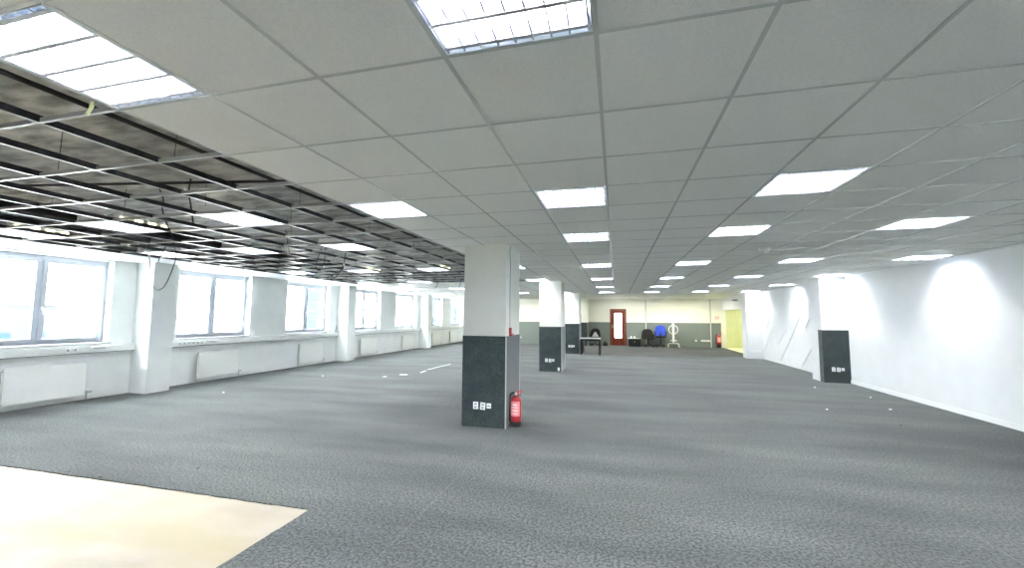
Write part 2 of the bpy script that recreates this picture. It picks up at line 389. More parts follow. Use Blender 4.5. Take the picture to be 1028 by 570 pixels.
# ---------------------------------------------------------------- windows
HDL = B().box(.0, .012, -.015, .015, -.035, .035).tube([(.012, 0, 0), (.045, 0, 0), (.045, 0, -.11)], .009, 8)
wlab = ['big double window nearest the camera, cut by the frame edge', 'second window along, between the first and second pilaster',
        'third window along, pale blue building behind its far pane', 'fourth window, just beyond the second pilaster', 'fifth window, just before the third pilaster',
        'sixth window, first beyond the third pilaster', 'seventh window, narrow slice beside the big column']
for k, y0 in enumerate(WY):
    y1 = min(y0 + WW, YBL - .3); xw = XL - RD
    w = empty('window_%d' % (k + 1), (xw, (y0 + y1) / 2, WS)); tag(w, wlab[k], 'window', kind='structure')
    hw = (y1 - y0) / 2; hh = WH - WS
    fr = B(); t = .05
    fr.box(-.06, 0, -hw, hw, 0, t).box(-.06, 0, -hw, hw, hh - t - .03, hh).box(-.06, 0, -hw, -hw + t, t, hh - t).box(-.06, 0, hw - t, hw, t, hh - t).box(-.06, 0, -.03, .03, t, hh - t)
    fr.build('frame', M['pvc'], w, bevel=.005)
    for s in (-1, 1):
        a, b = (-hw + t, -.012) if s < 0 else (.012, hw - t)
        z0, z1, q = t - .012, hh - t - .02, .062
        sa = B().box(-.03, .018, a, b, z0, z0 + q).box(-.03, .018, a, b, z1 - q, z1).box(-.03, .018, a, a + q, z0 + q, z1 - q).box(-.03, .018, b - q, b, z0 + q, z1 - q)
        sh = sa.build('sash', M['pvc'], w, bevel=.006)
        B().box(-.008, -.004, a + q, b - q, z0 + q, z1 - q).build('pane', M['glass'], sh)
        B().box(-.006, .0215, a + q - .006, a + q, z0 + q, z1 - q).box(-.006, .0215, b - q, b - q + .006, z0 + q, z1 - q).build('gasket', M['slot'], sh)
        if s > 0:
            hd = B(); hd.add([(v[0] + .018, v[1] + a + .03, v[2] + .62) for v in HDL.v], HDL.f); hd.build('handle', M['whitem'], w)
    B().box(0.0, RD + .05, -hw - (.02 if k else 0), hw + .02, -.028, 0.0).build('sill', M['sill'], w, bevel=.006)
    pt = bpy.data.lights.new('daylight_portal', 'AREA'); pt.shape = 'RECTANGLE'; pt.size = 1.86; pt.size_y = 1.54; pt.cycles.is_portal = True
    po = bpy.data.objects.new('daylight_portal', pt); COL.objects.link(po); po.location = (XL - .30, (y0 + y1) / 2, (WS + WH) / 2)
    po.rotation_euler = (0, -math.pi / 2, 0)
# head strips (old blind boxes) on the windows that have them
# trunking under the sills
segs = [(YF + .01, PILL[0][0]), (PILL[0][1], PILL[1][0]), (PILL[1][1], PILL[2][0]), (PILL[2][1], YBL - .03)]
dl = ['bay of the nearest window', 'bay between the first and second pilasters', 'bay between the second and third pilasters', 'bay beyond the third pilaster']
for (a, b), d_ in zip(segs, dl):
    e = empty('cable_trunking', (XL, (a + b) / 2, .85)); hl = (b - a) / 2 - .002
    tag(e, 'white cable trunking under the sills in the %s' % d_, 'trunking', 'white trunking along the window wall')
    B().box(0.001, .09, -hl, hl, 0, .13).build('channel', M['duct'], e, bevel=.004)
    B().box(.09, .096, -hl, hl, .025, .105).build('cover', M['duct'], e, bevel=.002)
    B().box(.001, .086, -hl, hl, -.014, 0).build('lower_profile', M['slot'], e, label='grey lower profile')  # grey strip drawn where shade falls below the channel
def trunk_sock(y, n, lab, dark=False):
    e = empty('socket_block', (XL + .097, y, .915)); tag(e, lab, 'socket', 'sockets on the window trunking')
    for k in range(n):
        p = B().box(0, .008, k * .10, k * .10 + .085, -.04, .04).build('faceplate', M['plate'], e, bevel=.003)
        B().box(.008, .0095, k * .10 + .025, k * .10 + .06, -.018, .018).build('insert', M['slot'] if not dark else M['dark'], p)
trunk_sock(3.58, 2, 'pair of white sockets on the trunking under the nearest window')
trunk_sock(5.48, 6, 'row of six sockets at the near end of the second window sill')
trunk_sock(9.75, 4, 'row of four sockets under the window with the pale blue view')
def trunk_box(y, l, lab, m):
    e = B().box(0, .02, -l / 2, l / 2, -.02, .02).build('data_box', M[m], None, (XL + .0965, y, .93), bevel=.004); tag(e, lab, 'data box', 'small boxes on the window trunking')
    B().box(.0195, .022, -l / 2 + .02, l / 2 - .02, -.006, .006).build('slit', M['slot'], e)
trunk_box(4.07, .22, 'narrow box with a dark slit on the trunking before the first pilaster', 'duct')
trunk_box(6.25, .22, 'small white box right of the row of six sockets', 'plate')
trunk_box(10.35, .18, 'small white box right of the row of four sockets', 'plate')
trunk_box(12.15, .16, 'small white box beyond the second pilaster', 'plate')
trunk_box(16.2, .2, 'small white box just before the third pilaster', 'plate')

# ---------------------------------------------------------------- radiators
def make_radiator():
    e = empty('radiator'); L_ = 1.03
    p = B(); p.box(.045, .052, 0, L_, .10, .685).box(.085, .098, 0, L_, .10, .685)
    for k in range(24):
        y = .03 + k * (L_ - .06) / 23.; p.box(.052, .085, y, y + .012, .12, .665)
    p.build('panel', M['rad'], e, bevel=.004)
    B().box(.04, .102, -.004, .0, .10, .69).box(.04, .102, L_, L_ + .004, .10, .69).build('side_cover', M['rad'], e)
    g = B().box(.04, .102, 0, L_, .686, .692)
    g.build('top_grille', M['rad'], e)
    v = B().tube([(.07, -.03, .64), (.07, -.005, .64)], .014, 8).tube([(.07, -.03, .13), (.07, -.03, .64)], .009, 8).tube([(.07, -.03, .13), (.07, 0, .13)], .012, 8).tube([(.07, -.03, .13), (.07, -.03, 0)], .009, 8)
    v.build('pipe', M['grey'], e)
    w = B().tube([(.07, L_, .135), (.07, L_ + .045, .135), (.07, L_ + .045, 0)], .009, 8)
    w.build('pipe', M['grey'], e)
    t = B().tube([(.07, L_ + .045, .14), (.07, L_ + .06, .14), (.07, L_ + .11, .14), (.07, L_ + .125, .14)], [.014, .019, .019, .014], 10).build('valve', M['chrome'], e)
    B().tube([(.07, L_ + .045, .13), (.07, L_ + .045, .165)], .015, 8).build('valve_body', M['chrome'], t)
    B().box(0.001, .05, .2, .23, .2, .6).box(.001, .05, .8, .83, .2, .6).build('bracket', M['rad'], e)
    return e
rp = make_radiator(); rl = ['nearest window, cut by the frame edge', 'second window', 'third window, left of the second pilaster', 'fourth window, beyond the second pilaster', 'fifth window, before the third pilaster', 'sixth window', 'last window beside the big column']
for k in range(7):
    o = rp if k == 0 else copy_tree(rp)
    o.location = (XL, 2.88 + 3.1 * k - (.75 if k == 6 else 0), 0)
    tag(o, 'white panel radiator under the ' + rl[k], 'radiator', 'white panel radiators under the windows')

# ---------------------------------------------------------------- columns
def column(x0, x1, y0, y1, lab, wrap=True, depth=None, corner=True):
    e = empty('column', ((x0 + x1) / 2, y0, 0)); tag(e, lab, 'column', 'square columns with carpet-clad foot' if wrap else None, 'structure')
    hx = (x1 - x0) / 2; d = y1 - y0
    B().box(-hx, hx, 0, d, -.008, H + .02).build('shaft', M['column'], e, bevel=.004)
    if wrap: B().box(-hx - .008, hx + .008, -.008, d + .008, 0, WZ).build('wainscot', M['wain'], e, label='dark carpet-clad lower half')
    if corner: B().box(hx - .004, hx + .010, -.012, .006, 0, WZ + .005).box(hx - .004, hx + .010, d - .006, d + .010, 0, WZ + .005).build('corner_strip', M['greytop'], e, label='pale corner strip')
    return e
column(-2.09, -1.4535, 4.15, 4.98, 'square column nearest the camera, fire extinguisher at its foot')
column(-2.09, -1.4535, 10.25, 11.08, 'square column in the middle of the row, white block at its foot')
column(-2.09, -1.4535, 16.2, 17.03, 'square column third in the row, beside the black table')
c4 = column(-2.09, -1.4535, 21.4, YB - .02, 'column built against the end wall behind the black table')
# right-hand pilasters
def rpil(y0, y1, lab, panel):
    e = empty('column', ((4.99 + XR) / 2, y0, 0)); tag(e, lab, 'column', None, 'structure')
    hx = (XR - 4.99) / 2
    B().box(-hx, hx, 0, y1 - y0, -.008, H + .02).build('shaft', M['wall'], e, bevel=.004)
    if panel: B().box(-hx - .010, hx, -.012, .18, 0, WZ).build('wainscot', M['wain'], e, label='dark carpet-clad panel')
    return e
rpil(10.25, 10.87, 'white pilaster with dark carpet panel on the long white wall', True)
rpil(16.22, 16.84, 'plain white pilaster beside the lit corridor opening', False)

# sockets ---------------------------------------------------------
def socket_set(x, y, z, lab, cream=False, sc=1.0, grp='sockets low on the columns'):
    for k, (dx, w, h, rot, kind) in enumerate(((0, .075, .10, 0, 'upper'), (.105, .075, .10, .08, 'mid'), (.195, .065, .07, 0, 'r'))):
        nm = ('left', 'middle', 'right')[k]
        e = empty('wall_socket', (x + dx, y, z + (0, -.004, .004)[k])); e.rotation_euler.y = rot
        tag(e, ['first white socket from the windows side', 'middle white socket of three', 'smaller last white socket of three'][k] + ' ' + lab, 'socket', grp)
        B().box(-w / 2, w / 2, -.012, 0, -h / 2, h / 2).build('faceplate', M['plate'], e, bevel=.004)
        q = B()
        if k < 2:
            for zz in (-.022, .022): q.box(-.017, .017, -.0135, -.012, zz - .011, zz + .011)
        else: q.box(-.02, .02, -.0135, -.012, -.012, .006)
        q.build('insert', M['slot'], e)
socket_set(-1.885, 4.141, .297, 'on the nearest column')
socket_set(-1.885, 10.241, .322, 'on the middle column')
socket_set(-1.885, 16.191, .32, 'on the third column')
socket_set(5.19, 10.237, .325, 'on the dark panel by the white wall')
tag(B().box(-.18, .18, -.03, 0, -.035, .035).box(-.02, .02, -.035, -.03, -.02, .02).box(.08, .12, -.035, -.03, -.02, .02).build('socket_strip', M['plate'], None, (5.29, 16.22, .30), bevel=.004), 'white socket strip on the plain pilaster by the corridor', 'socket')
e = B().box(-.03, .03, -.03, 0, 0, .09).build('junction_box', M['plate'], None, (-1.53, 10.235, .035), bevel=.005); tag(e, 'small white block at the foot of the middle column', 'junction box')

# cable on the near column and red bracket
tag(B().tube([(-1.449, 4.36, 1.385), (-1.449, 4.345, 1.9), (-1.449, 4.37, 2.3), (-1.449, 4.33, 2.5), (-1.449, 4.36, 2.595)], .0035, 6).build('cable', M['cable']), 'thin dark cable running up the side of the nearest column', 'cable')
rb = B().box(0, .035, -.02, .035, .03, .12).box(0, .05, -.02, .10, 0, .03).build('wall_bracket', M['red'], None, (-1.4535, 4.33, WZ), bevel=.005)
tag(rb, 'small red hook bracket above the dado on the nearest column', 'bracket')

# ---------------------------------------------------------------- fire extinguishers
def extinguisher(loc, s, rz, lab):
    e = empty('fire_extinguisher', loc, rz); e.scale = (s, s, s); tag(e, lab, 'fire extinguisher', 'red fire extinguishers')
    B().lathe([(0, .065), (.07, .065), (.083, .075), (.084, .12), (.084, .38), (.078, .41), (.055, .435), (.03, .445), (.024, .46), (0, .46)], n=28).build('cylinder', M['red'], e)
    B().lathe([(0, 0), (.08, 0), (.086, .008), (.086, .06), (.0845, .075), (.0, .075)], n=28).build('foot_ring', M['blackp'], e)
    # curved label wrapped on the front
    vs = []; n = 14
    for k in range(n + 1):
        a = math.radians(-138 + 110 * k / n)
        for z in (.16, .38): vs.append((.0846 * math.cos(a), .0846 * math.sin(a), z))
    lab_ = B().add(vs, [(2 * k, 2 * k + 2, 2 * k + 3, 2 * k + 1) for k in range(n)], True).build('label', M['pinkl'], e, label='pale red instruction label')
    q = B()
    for z, a0, a1, h in ((.33, -110, -60, .02), (.29, -118, -52, .012), (.245, -115, -98, .02), (.245, -92, -75, .02), (.245, -69, -52, .02), (.20, -118, -55, .010)):
        vv = []
        for k in range(7):
            a = math.radians(a0 + (a1 - a0) * k / 6)
            for zz in (z - h / 2, z + h / 2): vv.append((.0852 * math.cos(a), .0852 * math.sin(a), zz))
        q.add(vv, [(2 * k, 2 * k + 2, 2 * k + 3, 2 * k + 1) for k in range(6)], True)
    q.build('label_print', M['plate'], lab_)
    B().lathe([(0, .455), (.022, .455), (.022, .50), (.014, .51), (0, .51)], n=14).build('valve', M['chrome'], e)
    h = B().prism([(-.02, .495), (.03, .50), (.11, .54), (.112, .552), (.02, .52), (-.02, .515)], 1, -.009, .009)
    h.prism([(-.02, .475), (.10, .485), (.10, .495), (-.02, .49)], 1, -.009, .009)
    h.build('handle', M['red'], e, bevel=.002)
    B().tube([(-.015, 0, .49), (-.05, -.005, .50), (-.09, -.01, .47), (-.105, -.01, .40), (-.107, -.01, .25), (-.107, -.01, .12), (-.105, -.01, .06)], [.012, .013, .014, .014, .015, .018, .022], 10).build('hose', M['rubber'], e)
    B().lathe([(0, 0), (.016, 0), (.016, .012), (0, .012)], (.0, -.024, .475), n=12).build('gauge', M['whitem'], e)
extinguisher((-1.345, 4.345, 0), .93, -.15, 'red fire extinguisher on the carpet at the nearest column')
extinguisher((5.28, YB - .16, .10), 1.25, -.1, 'red fire extinguisher mounted low on the end wall by the corridor')
B_ = B().box(-.10, .10, 0, .03, 0, .10).box(-.10, .10, -.1, .03, -.0, .008).build('wall_shelf', M['blackp'], None, (5.28, YB - .045, 0)); tag(B_, 'black stand under the extinguisher at the end wall', 'stand')
s = B().box(-.09, .09, -.004, 0, -.07, .07).build('fire_sign', M['pinkl'], None, (5.25, YB, 1.57)); tag(s, 'small red fire sign on the end wall above the extinguisher', 'sign')
B().box(-.05, .0, -.005, -.004, -.04, .04).box(.02, .06, -.005, -.004, -.04, .02).build('sign_symbol', M['plate'], s)

# ---------------------------------------------------------------- door in the end wall
d = empty('door_1', ((DX0 + DX1) / 2, YB, 0)); tag(d, 'red-brown wooden door with a tall lit glass panel in the end wall', 'door', kind='structure')
w2 = (DX1 - DX0) / 2
B().box(-w2, -w2 + .07, -.03, .1, 0, DH).box(w2 - .07, w2, -.03, .1, 0, DH).box(-w2, w2, -.03, .1, DH - .08, DH).build('frame', M['wood'], d, bevel=.004)
lf = B().box(-w2 + .075, -.2, -.02, .02, .005, DH - .085).box(.2, w2 - .075, -.02, .02, .005, DH - .085).box(-.2, .2, -.02, .02, .005, .42).box(-.2, .2, -.02, .02, 1.80, DH - .085)
lf = lf.build('leaf', M['wood'], d)
B().box(-.2, .2, -.004, .004, .42, 1.80).build('glass_panel', M['lite'], lf, label='lit frosted glass panel')
B().box(-.205, -.19, -.026, .0, .41, 1.81).box(.19, .205, -.026, 0, .41, 1.81).box(-.2, .2, -.026, 0, .41, .425).box(-.2, .2, -.026, 0, 1.795, 1.81).build('glazing_bead', M['wood'], lf)
B().box(-w2 + .10, -w2 + .14, -.026, -.02, .95, 1.15).tube([(-w2 + .12, -.026, 1.06), (-w2 + .12, -.06, 1.06), (-w2 + .23, -.06, 1.06)], .01, 8).build('handle', M['chrome'], lf)

# wall posts on the end wall
for x, z0, lb, n in ((1.66, 0, 'thin pale post on the end wall left of the blue chair', 1), (4.93, 0, 'thin pale post on the end wall left of the extinguisher', 2)):
    o = B().box(-.018, .018, -.05, 0, .0, H - .06).build('trim_%d' % n, M['grey'], None, (x, YB, 0), bevel=.004); tag(o, lb, 'post', kind='structure')
    B().box(-.02, .02, -.055, -.05, 0.005, 1.29).build('cover', M['whitem'], o)
o = B().box(-.02, .02, -.02, .02, 0, 1.75).build('pole', M['blackp'], None, (-1.80, 21.2, 0)); tag(o, 'thin dark pole just beside the third column', 'pole')
B().box(-.12, .12, -.12, .12, 0, .02).build('foot', M['blackp'], o)

# white trunking pieces on the end wall
o = B().box(-.22, .22, -.05, 0, -.045, .045).build('socket_strip', M['plate'], None, (4.66, YB - .012, .35), bevel=.004); tag(o, 'long white socket strip low on the end wall', 'socket')
B().box(-.15, -.11, -.052, -.05, -.02, .02).box(0, .04, -.052, -.05, -.02, .02).build('insert', M['slot'], o)
o = B().box(-.05, .05, -.03, 0, -.05, .05).build('socket_box', M['plate'], None, (4.19, YB - .012, .35), bevel=.004); tag(o, 'single small white socket low on the end wall', 'socket')
B().box(-.02, .02, -.032, -.03, -.02, .02).build('insert', M['slot'], o)
o = B().box(-.17, .17, -.04, 0, -.03, .03).build('socket_strip', M['plate'], None, (-5.52, YB - .012, .36), bevel=.004); tag(o, 'white socket strip on the end wall between the first two columns', 'socket')
B().box(-.1, -.06, -.042, -.04, -.015, .015).build('insert', M['slot'], o)
o = B().box(-.10, .10, -.25, 0, -.02, .05).build('emergency_light', M['slot'], None, (5.44, 19.6, 2.38), bevel=.006); tag(o, 'small grey box projecting above the lit corridor opening', 'emergency light')
B().box(.10, .11, -.2, -.05, -.01, .03).build('wall_plate', M['whitem'], o)

# slanting decorative strips on the right wall
diag = [((12.917, 1.577), (14.577, .121)), ((13.982, 1.214), (14.781, .645)), ((12.273, 1.549), (12.576, 1.281)), ((12.24, .685), (12.95, .10)), ((15.474, 1.539), (15.838, 1.165)), ((15.3, 1.25), (16.1, .35))]
dlb = ['longest slanting white strip on the wall between the pilasters', 'short slanting white strip beside the longest one', 'shortest slanting strip high up by the carpet-clad pilaster', 'slanting strip low down by the carpet-clad pilaster', 'short upper slanting strip by the plain pilaster', 'lower slanting strip by the plain pilaster']
for ((ya, za), (yb_, zb)), lb in zip(diag, dlb):
    L_ = math.hypot(ya - yb_, za - zb); o = B().box(-.018, 0, -L_ / 2, L_ / 2, -.012, .012).build('wall_strip', M['trim'], None, (XR, (ya + yb_) / 2, (za + zb) / 2)); o.rotation_euler.x = math.atan2(zb - za, yb_ - ya)
    tag(o, lb, 'wall strip', 'slanting wall strips')

# ---------------------------------------------------------------- furniture at the far end
t = empty('table', (-.985, 16.15, 0)); tag(t, 'small black table with pale edge beside the third column', 'table')
B().box(-.42, .42, -.30, .36, .66, .685).build('tabletop', M['greytop'], t, bevel=.003)
B().box(-.40, .40, -.28, -.26, .57, .66).box(-.40, .40, .32, .34, .57, .66).box(-.40, -.38, -.26, .32, .57, .66).box(.38, .40, -.26, .32, .57, .66).build('apron', M['blackp'], t)
for x, y in ((-.38, -.26), (.38, -.26), (-.38, .32), (.38, .32)): B().box(x - .03, x + .03, y - .03, y + .03, 0, .66).build('leg', M['blackp'], t, bevel=.003)
B().box(-.40, -.28, -.22, .3, .10, .55).build('side_panel', M['blackp'], t)

def office_chair(loc, rz, lab, back, seat, sc=1., cushion=False, group='office chairs by the end wall'):
    e = empty('office_chair', loc, rz); e.scale = (sc,) * 3; tag(e, lab, 'chair', group)
    b = B(); n = 9; prof = []
    vs = []; fs = []; m_ = 8
    for r in range(m_):                                    # curved, rounded backrest
        z = .46 + .50 * r / (m_ - 1); hw = .245 + .03 * math.sin(math.pi * r / (m_ - 1)) - (.08 * (r / (m_ - 1)) ** 4)
        for k in range(n):
            u = -1 + 2 * k / (n - 1); vs.append((hw * u, .20 + .03 * r / m_ - .05 * u * u, z - .03 * (u ** 4) * (r == m_ - 1)))
    off = len(vs); vs += [(x, y + .05, z) for x, y, z in vs]
    for r in range(m_ - 1):
        for k in range(n - 1):
            a = r * n + k; fs += [(a, a + 1, a + n + 1, a + n), (off + a, off + a + n, off + a + n + 1, off + a + 1)]
    for k in range(n - 1): fs += [(k, off + k, off + k + 1, k + 1), ((m_ - 1) * n + k, (m_ - 1) * n + k + 1, off + (m_ - 1) * n + k + 1, off + (m_ - 1) * n + k)]
    for r in range(m_ - 1): fs += [(r * n, r * n + n, off + r * n + n, off + r * n), (r * n + n - 1, off + r * n + n - 1, off + r * n + 2 * n - 1, r * n + 2 * n - 1)]
    b.add(vs, fs, True); b.build('backrest', back, e)
    B().box(-.24, .24, -.26, .20, .42, .49).build('seat', seat, e, bevel=.03)
    B().box(-.03, .03, .20, .30, .40, .62).box(-.03, .03, -.02, .28, .395, .415).build('back_bracket', M['blackp'], e)
    for s in (-1, 1):
        B().tube([(s * .25, .05, .43), (s * .28, .05, .45), (s * .28, .04, .66)], .018, 8).box(s * .28 - .035, s * .28 + .035, -.12, .14, .66, .69).build('armrest', M['blackp'], e)
    B().tube([(0, 0, .10), (0, 0, .42)], [.028, .022], 12).build('gas_lift', M['blackp'], e)
    bs = B()
    for k in range(5):
        a = 2 * math.pi * k / 5 + .3; bs.tube([(0, 0, .11), (.30 * math.cos(a), .30 * math.sin(a), .07)], [.028, .016], 8)
    base = bs.build('base', M['blackp'], e)
    for k in range(5):
        a = 2 * math.pi * k / 5 + .3; c = Vector((.30 * math.cos(a), .30 * math.sin(a), .03)); tdir = Vector((-math.sin(a), math.cos(a), 0)) * .02
        B().tube([c - tdir, c + tdir], .03, 12).build('castor', M['blackp'], base)
    if cushion:
        B().prism([(-.20, .50), (.20, .50), (.03, .76), (-.03, .76)], 1, .08, .14).build('cushion', M['cushion'], e, label='pale grey triangular cushion')
    return e
office_chair((-1.05, 21.6, 0), math.pi * .0 , 'black chair holding a pale triangular cushion behind the table', M['black'], M['black'], .98, True)
bc = office_chair((1.72, 21.65, 0), .1, 'black office chair standing next to the low black cabinet', M['black'], M['black'], 1.0); bc.scale = (1.08, 1, .98)
bc = office_chair((2.36, 21.7, 0), -.1, 'blue office chair with black armrests', M['blue'], M['black'], 1.0); bc.scale = (1.05, 1, 1.2)
# cabinet
cbn = empty('cabinet', (1.02, YB - .32, 0)); tag(cbn, 'low black cabinet right of the wooden door', 'cabinet')
B().box(-.31, .31, -.22, .25, .03, .41).build('body', M['blackp'], cbn, bevel=.004); B().box(-.33, .33, -.24, .27, .41, .435).build('top', M['greytop'], cbn, bevel=.003)
for s in (-1, 1):
    dr = B().box(min(0, s * .30) + .005, max(0, s * .30) - .005, -.238, -.221, .05, .40).build('door', M['blackp'], cbn); B().box(s * .03 - .006, s * .03 + .006, -.25, -.238, .2, .3).build('handle', M['chrome'], dr)
B().box(-.29, .29, -.2, .23, 0, .03).build('plinth', M['blackp'], cbn)
for x, lb in ((.85, 'white cup on the low black cabinet, the one nearer the wooden door'), (1.03, 'white cup on the low black cabinet, the one nearer the black chair')):
    cu = B().lathe([(0, 0), (.035, 0), (.042, .11), (.038, .11), (.032, .01), (0, .01)], n=16).build('cup', M['plate'], None, (x, YB - .36, .435)); tag(cu, lb, 'cup', 'white cups on the cabinet')
    B().tube([(.04, 0, .09), (.065, 0, .08), (.065, 0, .04), (.037, 0, .03)], .005, 6).build('handle', M['plate'], cu)
bag = B(); bag.lathe([(0, 0), (.12, 0), (.14, .05), (.125, .15), (.06, .22), (0, .235)], n=14).build
bo = bag.build('bag', M['black'], None, (-.50, 21.8, 0)); tag(bo, 'small black bag slumped left of the wooden door', 'bag')
B().tube([(-.07, 0, .17), (-.05, 0, .28), (.05, 0, .28), (.07, 0, .17)], .01, 6).build('strap', M['blackp'], bo)

# white stand on splayed feet with ring
st = empty('display_stand', (3.01, 21.75, 0)); tag(st, 'white metal stand with a ring bracket beside the blue chair', 'stand')
B().box(-.05, .05, -.02, .02, .20, 1.27).build('post', M['whitem'], st, bevel=.004)
def ring(r, w, z, n=28):
    b = B()
    pts = [(r * math.cos(2 * math.pi * k / n), -.03, z + r * math.sin(2 * math.pi * k / n)) for k in range(n + 1)]
    return b.tube(pts, w, 8, caps=False)
ring(.23, .018, .93).build('ring_bracket', M['whitem'], st)
B().box(-.17, .17, -.14, .12, .335, .365).build('shelf', M['whitem'], st, bevel=.004)
B().tube([(-.27, -.02, .03), (-.27, -.02, .13), (-.24, -.02, .18), (-.18, -.02, .205), (.18, -.02, .205), (.24, -.02, .18), (.27, -.02, .13), (.27, -.02, .03)], .026, 8).build('foot_frame', M['whitem'], st)
for s in (-1, 1):
    f = B().box(s * .27 - .025, s * .27 + .025, -.25, .22, .02, .055).build('foot', M['whitem'], st, bevel=.004)
    for y in (-.22, .19): B().tube([(s * .27 - .012, y, .02), (s * .27 + .012, y, .02)], .02, 10).build('castor', M['blackp'], f)

# ---------------------------------------------------------------- ceiling devices
def detector(x, y, r, h, lab, m='whitem'):
    o = B().lathe([(0, -h), (r * .55, -h), (r * .8, -h * .6), (r, -h * .25), (r, 0), (0, 0)], n=24).build('smoke_detector', M[m], None, (x, y, H - .0025)); tag(o, lab, 'detector', 'small round devices on the ceiling')
    B().lathe([(r * .5, -h * 1.02), (r * .74, -h * .72)], n=24).build('vent_ring', M['slot'], o)
detector(2.22, 5.30, .075, .075, 'white domed smoke detector on the tiles, nearest')
detector(1.55, 14.7, .05, .06, 'tiny detector at the far edge of the tiles')
detector(-2.85, 9.3, .05, .05, 'small white detector between the first two columns')
o = B().lathe([(0, -.006), (.022, -.006), (.028, 0), (0, 0)], n=14).build('sprinkler_head', M['dark'], None, (2.52, 5.60, H)); tag(o, 'small dark round fitting beside the smoke detector', 'sprinkler')
B().lathe([(0, -.02), (.008, -.02), (.008, -.006), (0, -.006)], n=8).build('nozzle', M['chrome'], o)

# yellow tape tag
tp = B().add([(0, 0, .015), (.018, .005, .015), (.016, .01, -.012), (-.002, 0, -.016), (.006, -.003, -.06), (-.016, -.006, -.052)], [(0, 1, 2, 3), (3, 2, 4, 5)]).build('tape_tag', M['tape'], None, (-2.455, -.09, H - .01)); tag(tp, 'strip of yellow tape hanging by the nearest window-side light', 'tape')
tp.modifiers.new('t', 'SOLIDIFY').thickness = .001

# hanging cables
def spline(pts, n=8):
    P_ = [Vector(p) for p in pts]; P_ = [P_[0]] + P_ + [P_[-1]]; out = []
    for i in range(1, len(P_) - 2):
        for k in range(n):
            t_ = k / n; a, b, c, d_ = P_[i - 1:i + 3]
            out.append(.5 * ((2 * b) + (c - a) * t_ + (2 * a - 5 * b + 4 * c - d_) * t_ ** 2 + (3 * b - a - 3 * c + d_) * t_ ** 3))
    out.append(P_[-2]); return out
def cable(pts, lab, r=.004, tip=None):
    o = B().tube(spline(pts), r, 6).build('hanging_cable', M['cable']); tag(o, lab, 'cable', 'loose cables hanging from the open ceiling')
    if tip:
        for t_ in tip: B().tube([t_, (t_[0], t_[1], t_[2] - .03)], .012, 8).build('connector', M['cablew'], o)
K = 3.75
cable([(-7.6, K, SL - .03), (-7.72, K, 2.85), (-7.75, K, 2.66), (-7.70, K, 2.47), (-7.66, K, 2.28), (-7.64, K, 2.14), (-7.56, K, 2.01), (-7.45, K, 1.965), (-7.32, K, 2.03), (-7.22, K, 2.20), (-7.14, K, 2.40), (-7.12, K, 2.52), (-7.18, K, 2.75), (-7.3, K, SL - .02)], 'longest cable loop, hanging in front of the first pilaster', .007)
cable([(-6.9, 3.3, SL - .02), (-6.75, 3.3, 2.85), (-6.72, 3.3, 2.62), (-6.82, 3.3, 2.45), (-6.85, 3.3, 2.36)], 'short cable end hanging beside the long loop', .006, [(-6.85, 3.3, 2.38)])
cable([(-4.9, 1.9, SL - .01), (-5.1, 2.1, 2.9), (-5.25, 2.2, 2.82), (-5.3, 2.3, 2.66), (-5.25, 2.35, 2.5)], 'curved cable end above the second line of lights', .008)
cable([(-4.3, 1.8, SL - .01), (-4.45, 1.9, 2.9), (-4.55, 2.0, 2.8), (-4.62, 2.1, 2.60)], 'curved cable beside the nearest light of the third line', .008, [(-4.4, 1.75, 2.88), (-4.3, 1.75, 2.88)])
cable([(-5.35, 4.2, SL), (-5.32, 4.2, 2.9), (-5.27, 4.2, 2.68), (-5.22, 4.2, 2.58), (-5.05, 4.2, 2.46), (-4.95, 4.2, 2.42)], 'thin cable hanging between the second and third lines of lights', .006)
cable([(-4.90, 4.55, 2.90), (-4.93, 4.6, 2.80), (-5.0, 4.6, 2.6), (-5.05, 4.6, 2.42), (-5.0, 4.6, 2.34)], 'cable with white connectors left of the paired drops', .007, [(-4.93, 4.55, 2.90), (-4.82, 4.55, 2.90)])
cable([(-4.84, 4.6, 2.90), (-4.86, 4.6, 2.75), (-4.88, 4.6, 2.40)], 'straight cable drop ending in a white connector', .007, [(-4.88, 4.6, 2.42)])
cable([(-4.42, 4.6, 2.85), (-4.44, 4.6, 2.75), (-4.48, 4.6, 2.45), (-4.58, 4.6, 2.28), (-4.68, 4.6, 2.19), (-4.74, 4.6, 2.2)], 'slanting cable drop nearest the big column', .007, [(-4.48, 4.6, 2.45)])
cable([(-5.0, 9.6, H + .2), (-5.02, 9.6, 2.5), (-5.1, 9.6, 2.38)], 'far cable end hanging before the open ceiling stops', .008)
cable([(-4.3, 9.6, H + .2), (-4.3, 9.6, 2.5), (-4.35, 9.6, 2.40)], 'second far cable end hanging before the open ceiling stops', .008)
cable([(XL + .07, 10.70, 1.0), (XL + .16, 10.62, 1.10), (XL + .12, 10.68, 1.22)], 'short cable sticking up from the trunking at the second pilaster', .008)

